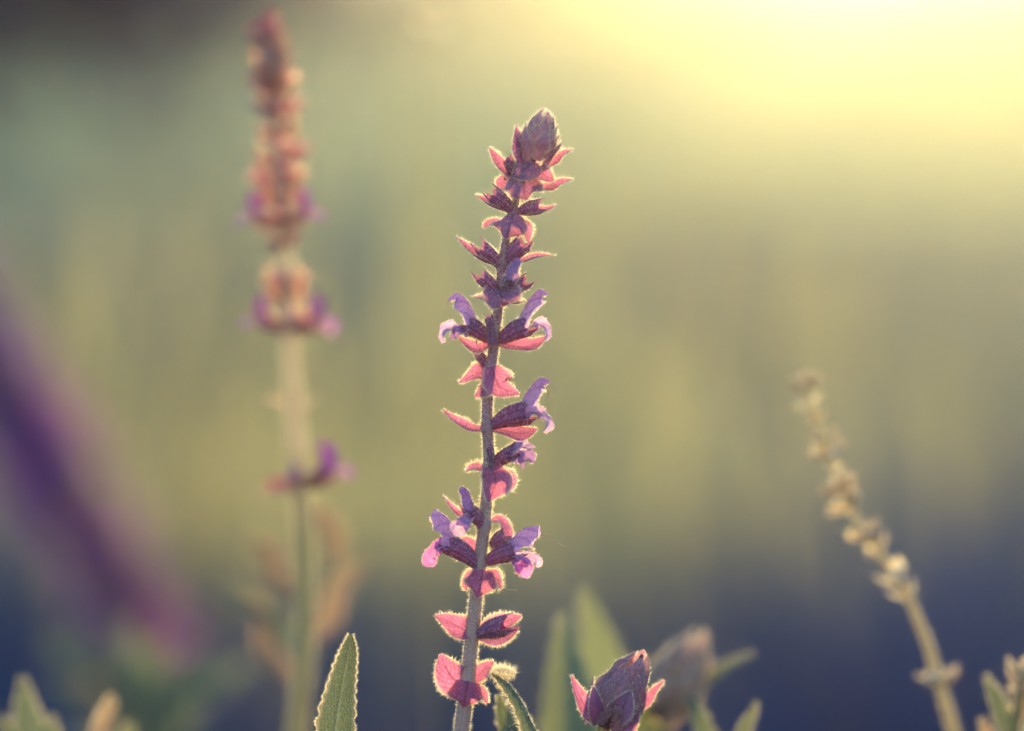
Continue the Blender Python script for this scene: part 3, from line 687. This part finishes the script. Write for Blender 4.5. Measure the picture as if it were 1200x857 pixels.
# --- fourteenth, lowest
bract([(548, 800, 0), (534, 797, -6), (524, 784, -8), (516, 766, -2)], [8, 21, 16, 0.8], n=(-0.1, -1, 0.2), cup=0.25, hair=360)
bract([(549, 797, -12), (546, 811, -20), (545, 819, -22), (543, 827, -16)], [14, 21, 14, 1], n=(0, -1, 0.35), n1=(0, -1, -0.3), cup=-0.2, hair=300)
bract([(552, 806, 0), (562, 810, -8), (568, 816, -8), (571, 824, -4)], [5, 8, 5, 0.7], n=(0.3, -1, 0.2), cup=0.3, hair=260)
bract([(552, 800, 4), (562, 790, 2), (570, 782, 2), (579, 776, 4)], [5, 10, 7, 0.5], n=(0, -1, 0.4), cup=0.3)
fz.build(spike, M_hair)

# ------------------------------------------------------------------ organ templates shared by the other stalks
def tmpl(name, geo, mat):
    me = me_from(name, np.asarray(geo[0]), geo[1], geo[2]); me.materials.append(mat); return me
Z0 = (0, 0, 0)
def T_calyx(mat, sd): return tmpl('calyx', calyx(Z0, (0.0005, 0, 0.0085), 0.0011, 0.0025, (1, 0, 0), 0.4, seed=sd), mat)
def T_bract(mat, sd): return tmpl('bract', blade([Z0, (-0.0006, 0, 0.003), (-0.0004, 0, 0.006), (0.0012, 0, 0.0095)], [0.0012, 0.0031, 0.0024, 0.0002], (1, 0, 0), None, 0.45, 10, 6, ruffle=0.12, seed=sd), mat)
def T_bud(mat, sd): return tmpl('bud', tube_s([Z0, (0.0003, 0, 0.003), (0.0006, 0, 0.006), (0.0008, 0, 0.0085)], [0.001, 0.0023, 0.002, 0.0003], 10, 10, 0.8), mat)
def T_hood(mat): return tmpl('upper_lip', tube_s([(0.0008, 0, 0.006), (0.002, 0, 0.0095), (0.0048, 0, 0.0125), (0.0075, 0, 0.0125), (0.009, 0, 0.0108)], [0.0016, 0.0019, 0.0021, 0.0017, 0.0004], 14, 10, 0.55), mat)
def T_lip(mat): return tmpl('lower_lip', blade([(0, 0, 0.007), (-0.0005, 0, 0.0105), (-0.002, 0, 0.0135), (-0.0052, 0, 0.0148)], [0.001, 0.0018, 0.0034, 0.001], (1, 0, 0.2), (0.6, 0, 1), 0.3, 10, 8, ruffle=0.25, seed=4), mat)
T = {}
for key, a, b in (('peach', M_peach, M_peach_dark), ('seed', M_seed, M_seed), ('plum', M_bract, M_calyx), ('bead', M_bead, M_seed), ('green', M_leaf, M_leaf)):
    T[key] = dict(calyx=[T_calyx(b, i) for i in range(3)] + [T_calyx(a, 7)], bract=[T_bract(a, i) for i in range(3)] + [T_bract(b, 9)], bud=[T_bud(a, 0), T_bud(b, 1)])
HOOD = {'violet': T_hood(M_violet), 'magenta': T_hood(M_magenta), 'deep': T_hood(M_violet_dark)}
LIP = {'violet': T_lip(M_violet), 'magenta': T_lip(M_magenta), 'deep': T_lip(M_violet_dark)}
from mathutils import Matrix, Vector

GEO = {}
def inst(me, root, pos, d, up, sc, parent=None, fz=None, hn=70, hl=0.0011):
    o = bpy.data.objects.new(me.name.split('.')[0], me); COL.objects.link(o)
    if parent is not None:
        o.parent = parent; return o
    o.parent = root
    z = nrm(d); x = nrm(np.asarray(up, float) - z * np.dot(up, z)); y = np.cross(z, x)
    p = np.asarray(pos, float) - np.array(root.location)
    M = Matrix(((x[0], y[0], z[0], 0), (x[1], y[1], z[1], 0), (x[2], y[2], z[2], 0), (0, 0, 0, 1)))
    if fz is not None:
        if me.name not in GEO: GEO[me.name] = (np.array([v.co for v in me.vertices]), [tuple(q.vertices) for q in me.polygons])
        v, f = GEO[me.name]; w = v @ np.stack([x, y, z]) * sc + np.asarray(pos, float)
        fz.surface((w, f), hn, hl, sides=2)
    o.matrix_basis = Matrix.Translation(Vector([float(q) for q in p])) @ M @ Matrix.Scale(float(sc), 4)
    return o

class Stalk:
    def __init__(self, name, D, path, low, radii, mat, label, cat, group, seed, fuzzy=True):
        self.fuzzy = fuzzy; self.pl = Plane(D); self.r = np.random.default_rng(seed)
        pts = [self.pl(*q) for q in path]; lo = [self.pl(*q) for q in low]
        base = lo[-1].copy(); base[2] = float(ground_h(base[0], base[1])); lo[-1] = base - np.array([0, 0, 0.01])
        self.root = thing(name, tuple(base), label, cat, group)
        self.C = spline(pts + lo, 160)[::-1]; self.fz = Fuzz(seed)
        self.rad = [q * self.pl.s for q in radii[::-1]]
        self.geo = tube_s(self.C[::2], self.rad, 80, 12); part('stem', self.geo, mat, self.root)
    def at(self, ypx):
        z = CAM_H + (428.5 - ypx) * self.pl.s; i = int(np.argmin(abs(self.C[:, 2] - z)))
        return self.C[i], nrm(self.C[min(i + 1, 159)] - self.C[max(i - 1, 0)])
    def whorl(self, ypx, n, kind, sc, elev=35, pal='peach', flowers=0, fpal='violet', r0=0.0012, az0=None, faz=None):
        p, t = self.at(ypx); r = self.r
        e1 = nrm(np.cross(t, (0, 1, 0))); e2 = np.cross(t, e1); a0 = r.random() * 6.28 if az0 is None else az0
        for k in range(n):
            a = a0 + 6.283 * k / n + r.normal() * 0.15
            o = math.cos(a) * e1 + math.sin(a) * e2; el = math.radians(elev + r.normal() * 8)
            d = math.cos(el) * o + math.sin(el) * t
            me = T[pal][kind]; inst(me[r.integers(len(me))], self.root, p + o * r0 + t * r.normal() * 0.0006, d, t, sc * (0.85 + 0.3 * r.random()), fz=self.fz if self.fuzzy else None)
        for k in range(flowers):
            a = (a0 + 0.5 + 6.283 * k / flowers + r.normal() * 0.3) if faz is None else faz[k]
            o = math.cos(a) * e1 + math.sin(a) * e2; el = math.radians(22 + r.normal() * 6); d = math.cos(el) * o + math.sin(el) * t
            c = inst(T[pal]['calyx'][0], self.root, p + o * r0, d, t, sc * 1.05, fz=self.fz if self.fuzzy else None)
            inst(HOOD[fpal], self.root, None, None, None, 1, c); inst(LIP[fpal], self.root, None, None, None, 1, c)
    def leaf(self, pts, w, n=(0, -1, 0.2), n1=None, mat=None, cup=0.2, hair=300, hl=0.0009, ns=30, nu=14, teeth=22, tooth_d=0.09, ruffle=0.12, bl=0.00025, D=None, name='leaf', fold=0.0, fine=1.0):
        pl = self.pl if D is None else Plane(D); r = self.r; q = r.random(4) * 6.28
        b = lambda u, v: bl * (math.sin(v * 46 * fine + 3.2 * abs(u) * 6 + q[0]) * math.cos(abs(u) * 11 * fine ** 0.5 + q[1]) + 0.5 * math.sin(v * 85 * fine + q[2] + 9 * fine * u)) - bl * 2.0 * math.exp(-(u / 0.09) ** 2)
        g = blade([pl(*a) for a in pts], [a * pl.s for a in w], n, n1, cup, ns, nu, ruffle=ruffle, teeth=teeth, tooth_d=tooth_d, blister=b, seed=int(r.integers(1e6)), fold=fold)
        o = part(name, g, mat or M_leaf, self.root)
        self.fz.rim(g, nu, hair, hl); self.fz.surface(g, hair, hl * 0.6, sides=2); return o
    def done(self, hair=2500, hl=0.0008):
        if hair: self.fz.surface(self.geo, hair, hl)
        self.fz.build(self.root, M_hair)

G = 'sage stalks in the meadow'
# --- tall soft spike behind, peach and mauve
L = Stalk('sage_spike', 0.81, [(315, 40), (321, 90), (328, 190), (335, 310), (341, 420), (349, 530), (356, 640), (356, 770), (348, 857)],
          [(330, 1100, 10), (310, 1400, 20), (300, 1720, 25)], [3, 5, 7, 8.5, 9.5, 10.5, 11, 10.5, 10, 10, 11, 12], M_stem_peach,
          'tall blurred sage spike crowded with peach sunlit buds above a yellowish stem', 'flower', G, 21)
for i, y in enumerate(np.arange(50, 300, 12.5)):
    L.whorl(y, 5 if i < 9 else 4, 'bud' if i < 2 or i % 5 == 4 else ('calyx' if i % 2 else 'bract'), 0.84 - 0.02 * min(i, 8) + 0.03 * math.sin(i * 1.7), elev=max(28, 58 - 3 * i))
L.whorl(268, 0, 'calyx', 0.72, flowers=2, fpal='magenta', faz=(0.2, 2.6))
for y, n, kd in ((326, 3, 'bract'), (340, 4, 'calyx'), (356, 3, 'bud'), (374, 4, 'bract'), (390, 3, 'calyx')): L.whorl(y, n, kd, 0.7, elev=32)
L.whorl(388, 0, 'calyx', 0.75, flowers=3, fpal='magenta', faz=(0.1, 3.0, 3.7))
L.whorl(476, 2, 'bract', 0.75, elev=20, az0=0.2)
L.whorl(572, 3, 'calyx', 0.85, elev=15, flowers=2, fpal='magenta', faz=(3.0, 3.6))
L.whorl(574, 2, 'bract', 1.05, elev=8, az0=0.1)
for pts, w, m in (([(354, 600, 4), (376, 604, 2), (392, 630, 2), (398, 668, 4)], [5, 12, 12, 1.5], M_leaf_pale), ([(352, 690, -4), (326, 676, -8), (318, 646, -8), (292, 632, -4)], [5, 13, 12, 1.5], M_leaf_pale),
                  ([(356, 750, 4), (384, 730, 6), (396, 690, 8), (430, 655, 10)], [5, 13, 11, 1.5], M_leaf_pale), ([(354, 770, 0), (330, 740, -4), (300, 712, -4), (258, 690, 0)], [5, 12, 9, 1.2], M_leaf),
                  ([(352, 800, -4), (318, 770, -10), (310, 726, -12), (290, 690, -10)], [6, 15, 11, 1.5], M_leaf_pale)):
    L.leaf(pts, w, mat=m, n=(0.1, -0.8, 0.6), D=0.87, hair=120, ns=16, nu=8, teeth=10)
L.done(16000, 0.0016)

# --- close, very soft violet spike leaning out of view
F = Stalk('sage_spike', 1.38, [(-90, 320), (-45, 392), (8, 478), (60, 558), (108, 632), (150, 706), (176, 780), (192, 860)],
          [(210, 1000, 5), (216, 1200, 10), (218, 1440, 10)], [4, 5, 6, 6, 6, 6, 6, 6, 6, 6, 6], M_stem,
          'leaning violet sage spike far out of focus, a purple and rose haze', 'flower', G, 33, fuzzy=False)
for y in np.arange(330, 850, 21):
    k = 1.75 if y < 590 else 1.45
    F.whorl(y, 4 if y < 590 else 3, 'calyx', k, elev=28, pal='plum', flowers=5 if 430 < y < 590 else 3, fpal='deep' if y < 500 or 700 < y < 750 else 'magenta')
    F.whorl(y + 9, 4 if y < 640 or y > 770 else 2, 'bract', k * 1.1, elev=10, pal='plum')
F.done(0)

# --- bare seed spike leaning on the sunny side
R_ = Stalk('sage_spike', 0.778, [(942, 446), (954, 482), (968, 522), (984, 566), (1003, 606), (1030, 648), (1062, 696), (1086, 752), (1101, 802), (1118, 857)],
           [(1190, 1100, 10), (1240, 1400, 15), (1260, 1780, 20)], [1.6, 2.4, 2.8, 3.2, 3.5, 4, 4.4, 5, 5.4, 5.6, 6, 6.5, 6.5], M_stem_pale,
           'thin pale seed spike, bending over, with small dry calyces near its drooping tip', 'flower', G, 45)
for y, n, kd, sc, el in ((448, 4, 'bud', 0.42, 60), (458, 3, 'calyx', 0.45, 50), (474, 3, 'bract', 0.5, 25), (492, 2, 'bud', 0.45, 40), (516, 3, 'calyx', 0.48, 40), (538, 4, 'calyx', 0.6, 35), (550, 2, 'bract', 0.55, 15),
                         (572, 4, 'calyx', 0.62, 35), (584, 3, 'bract', 0.55, 30), (598, 3, 'calyx', 0.6, 30), (634, 3, 'calyx', 0.65, 35), (652, 3, 'bract', 0.7, 40), (684, 3, 'bract', 0.9, 55), (704, 2, 'bract', 0.8, 60), (796, 4, 'bract', 0.75, 25), (804, 3, 'calyx', 0.6, 40)):
    R_.whorl(y, n, kd, sc * 0.8, elev=el, pal='bead')
R_.done(10000, 0.0013)

# --- leafy shoot with a sharp plum bud
B = Stalk('sage_shoot', 0.705, [(708, 848), (704, 880), (700, 940)], [(690, 1100), (680, 1400, 5), (676, 1830, 10)], [6, 7, 8, 9, 10, 11], M_stem_green,
          'leafy sage shoot topped by a sharp plum bud among soft green leaves', 'plant', 'leafy sage shoots', 57)
bud_cone(B.pl, (706, 852), (758, 758), 33, 24, B.root, B.fz, M_bud, hair_n=170, hair_l=0.0007, seed=8)
pb = B.pl
def bract_b(pts, w, mat, n=(0, -1, 0.3), cup=0.35):
    g = blade([pb(*q) for q in pts], [q * pb.s for q in w], n, None, cup, 14, 8, ruffle=0.1, seed=len(pts) * 7 + int(pts[0][0]))
    part('bract', g, mat, B.root); B.fz.rim(g, 8, 260, 0.0008)
bract_b([(700, 846, -10), (688, 830, -14), (678, 812, -14), (669, 790, -8)], [7, 12, 8, 0.6], M_bract, n=(0.5, -1, 0.2))
bract_b([(702, 846, -16), (698, 828, -26), (696, 812, -28), (694, 802, -26)], [8, 9, 5, 0.6], M_calyx)
bract_b([(740, 836, -8), (756, 822, -12), (766, 808, -12), (778, 796, -10)], [4, 6, 4, 0.5], M_bract)
bract_b([(722, 836, -24), (728, 826, -34), (733, 816, -36), (738, 806, -34)], [12, 15, 9, 0.8], M_bract_dark)
bract_b([(716, 856, -14), (734, 850, -24), (742, 842, -24), (748, 832, -20)], [8, 10, 6, 0.8], M_bract)
B.leaf([(690, 960, 20), (668, 880, 20), (662, 800, 22), (660, 720, 20)], [16, 37, 28, 3], D=0.80, n=(0.35, -1, 0.1), mat=M_leaf_light, hair=700)
B.leaf([(700, 960, 20), (712, 850, 20), (706, 770, 24), (684, 690, 20)], [14, 30, 27, 3], D=0.83, n=(-0.3, -1, 0.2), n1=(-0.5, -1, 0.3), mat=M_leaf_light, hair=600)
B.leaf([(760, 960, 20), (826, 910, 12), (824, 856, 6), (806, 812, 4)], [8, 14, 13, 2], D=0.765, n=(0.4, -1, 0.2), hair=300)
B.leaf([(770, 990, 20), (850, 920, 12), (868, 866, 8), (888, 822, 6)], [7, 11, 9, 1.5], D=0.755, n=(0.5, -1, 0.3), hair=300)
B.leaf([(690, 925, -4), (634, 866, -6), (612, 826, -8), (596, 802, -8), (577, 788, -6)], [9, 12, 10, 8, 1.5], n=(0.75, -0.7, 0.55), cup=-0.35, hair=700, fold=-0.25, hl=0.0011)
B.leaf([(690, 930, 6), (610, 880, 6), (592, 846, 4), (584, 814, 4)], [7, 13, 11, 1.5], D=0.72, n=(0.3, -1, 0.2), hair=300)
B.leaf([(690, 940, -6), (624, 880, -8), (604, 852, -10), (588, 858, -10)], [5, 8, 7, 2], n=(0.2, -0.4, 1), cup=-0.4, hair=240)
g = tube_s([pb(574, 790, -6), pb(588, 786, -4), pb(604, 790, -4)], [0.0004, 0.0009, 0.0004], 8, 8); B.fz.surface(g, 900, 0.0018)
B.done(900)

# --- soft pale bud just behind it
H_ = Stalk('sage_shoot', 0.785, [(768, 846), (764, 880), (760, 940)], [(752, 1100), (748, 1400, 5), (746, 1720, 8)], [6, 7, 8, 8, 9, 10], M_stem_green,
           'pale blush bud on a leafy shoot, soft behind the plum bud', 'plant', 'leafy sage shoots', 59)
bud_cone(H_.pl, (770, 842), (826, 732), 36, 15, H_.root, H_.fz, M_leaf_warm, hair_n=200, hair_l=0.0013, seed=12, wide=0.66, core=0.3)
H_.leaf([(766, 880, 6), (800, 822, 10), (842, 790, 8), (885, 767, 6)], [8, 13, 11, 2.5], n=(-0.2, -0.5, 1), hair=500)
H_.leaf([(764, 890, 6), (752, 850, 8), (762, 800, 8), (772, 770, 6)], [8, 14, 12, 2], n=(0.3, -1, 0.3), hair=300)
H_.done(500)

# --- single upright crinkled leaf
C_ = Stalk('sage_shoot', FOCUS, [(384, 930), (380, 990)], [(376, 1100), (372, 1400, 5), (372, 1830, 8)], [6, 7, 8, 9, 10], M_stem_green,
           'upright crinkled sage leaf with a bright notched rim on a short shoot', 'plant', 'leafy sage shoots', 61)
C_.leaf([(384, 960, -2), (394, 857, -6), (402, 802, -4), (409, 764, -2), (411, 743, 0)], [18, 24, 17, 10.5, 2], n=(0.45, -1, 0.05), cup=-0.18, fine=2.6, ns=170, nu=40, teeth=15, tooth_d=0.06, hair=2200, hl=0.0006, bl=0.00022, ruffle=0.05)
C_.leaf([(384, 990, 10), (352, 950, 16), (330, 910, 18), (318, 876, 18)], [12, 22, 18, 3], n=(-0.3, -1, 0.3), hair=300)
C_.leaf([(384, 1000, -10), (430, 960, -14), (452, 920, -16), (468, 884, -14)], [12, 22, 18, 3], n=(0.3, -1, 0.3), hair=300)
C_.done(500)

# --- low leaves at the corner of the patch
D_ = Stalk('sage_shoot', 0.79, [(70, 890), (72, 960)], [(76, 1100), (80, 1400, 5), (84, 1800, 8)], [6, 7, 8, 9, 10], M_stem_green,
           'low leafy sage shoot with curled leaf tips below the violet haze', 'plant', 'leafy sage shoots', 67)
D_.leaf([(70, 930, 0), (46, 880, -4), (32, 835, -6), (27, 793, -4)], [9, 19, 15, 2], n=(0.3, -1, 0.2), hair=500)
D_.leaf([(72, 930, -4), (68, 890, -8), (62, 860, -8), (62, 838, -6)], [7, 12, 10, 1.5], n=(-0.2, -1, 0.3), hair=350)
D_.leaf([(74, 930, 4), (108, 880, 4), (126, 842, 2), (130, 814, 4)], [8, 15, 12, 2], n=(-0.5, -0.8, 0.6), mat=M_leaf_pale, hair=500, hl=0.0011)
D_.leaf([(70, 930, 8), (28, 890, 10), (8, 858, 12), (-6, 842, 12)], [8, 13, 10, 1.5], n=(0.2, -0.8, 0.6), hair=300)
D_.leaf([(74, 935, 8), (124, 900, 12), (146, 868, 14), (150, 846, 14)], [8, 14, 11, 1.5], n=(-0.2, -1, 0.4), hair=300)
D_.done(600)

# --- small shoot in the sunny lower corner
E_ = Stalk('sage_shoot', 0.758, [(1196, 780), (1192, 830), (1186, 900)], [(1180, 1100), (1176, 1400, 5), (1174, 1780, 8)], [4, 6, 7, 8, 9, 10], M_stem_green,
           'small pale leafy shoot beside the bending seed spike', 'plant', 'leafy sage shoots', 71)
E_.leaf([(1190, 880, 0), (1176, 845, -4), (1164, 815, -6), (1154, 790, -4)], [6, 12, 9, 1.5], n=(0.3, -1, 0.3), mat=M_leaf, hair=400)
E_.leaf([(1190, 850, 0), (1198, 820, -4), (1204, 795, -4), (1210, 765, -2)], [6, 11, 9, 1.5], n=(-0.3, -1, 0.3), mat=M_leaf_pale, hair=400)
E_.leaf([(1188, 900, 4), (1168, 885, 2), (1156, 862, 2), (1150, 842, 2)], [6, 10, 8, 1.5], n=(0.2, -0.8, 0.6), mat=M_leaf_pale, hair=300)
E_.leaf([(1190, 880, 4), (1216, 860, 4), (1236, 836, 4), (1246, 812, 4)], [6, 12, 9, 1.5], n=(-0.2, -0.8, 0.6), hair=300)
for y in (786, 800, 815): E_.whorl(y, 3, 'bract', 0.5, elev=45, pal='seed')
E_.done(500)

# --- dim foliage far back at the foot of the violet spike
I_ = Stalk('sage_shoot', 1.02, [(168, 760), (172, 860)], [(178, 1000), (182, 1200, 5), (184, 1800, 8)], [4, 6, 8, 9, 10], M_stem_green,
           'dim blurred leafy shoot at the foot of the violet spike', 'plant', 'leafy sage shoots', 91)
for k in range(14):
    a = -1.3 + 2.6 * ((k * 0.618) % 1); y0 = 915 - 7 * k; l = 95 + 40 * ((k * 0.37) % 1)
    I_.leaf([(170, y0, 0), (170 + 0.45 * l * math.sin(a), y0 - 0.35 * l, 6 * (k % 3)), (170 + 0.8 * l * math.sin(a), y0 - 0.7 * l * math.cos(a * 0.7), 9 * (k % 3)), (170 + 1.05 * l * math.sin(a), y0 - l * math.cos(a * 0.8), 10 * (k % 3))],
            [6, 15, 13, 2], n=(-0.3 * math.sin(a), -1, 0.5), mat=M_leaf_pale if k in (2, 7) else M_leaf, hair=60, ns=12, nu=6, teeth=8)
I_.done(300)

# --- thin grass stem made up to carry a soft bright disc above the spikes
Q = Stalk('light_spot_stem', 0.955, [(505, 30), (505, 60), (506, 300), (508, 860)], [(510, 1200), (512, 1575)], [0.8, 0.9, 1.0, 1.2, 1.4, 1.6], M_stem_green,
          'thin grass stem added to carry one soft pink spot of light at its top', 'grass stem', None, 83)
for y, n in ((34, 3), (40, 3)): Q.whorl(y, n, 'bract', 0.75, elev=25, pal='bead', r0=0.0004)
Q.done(0)
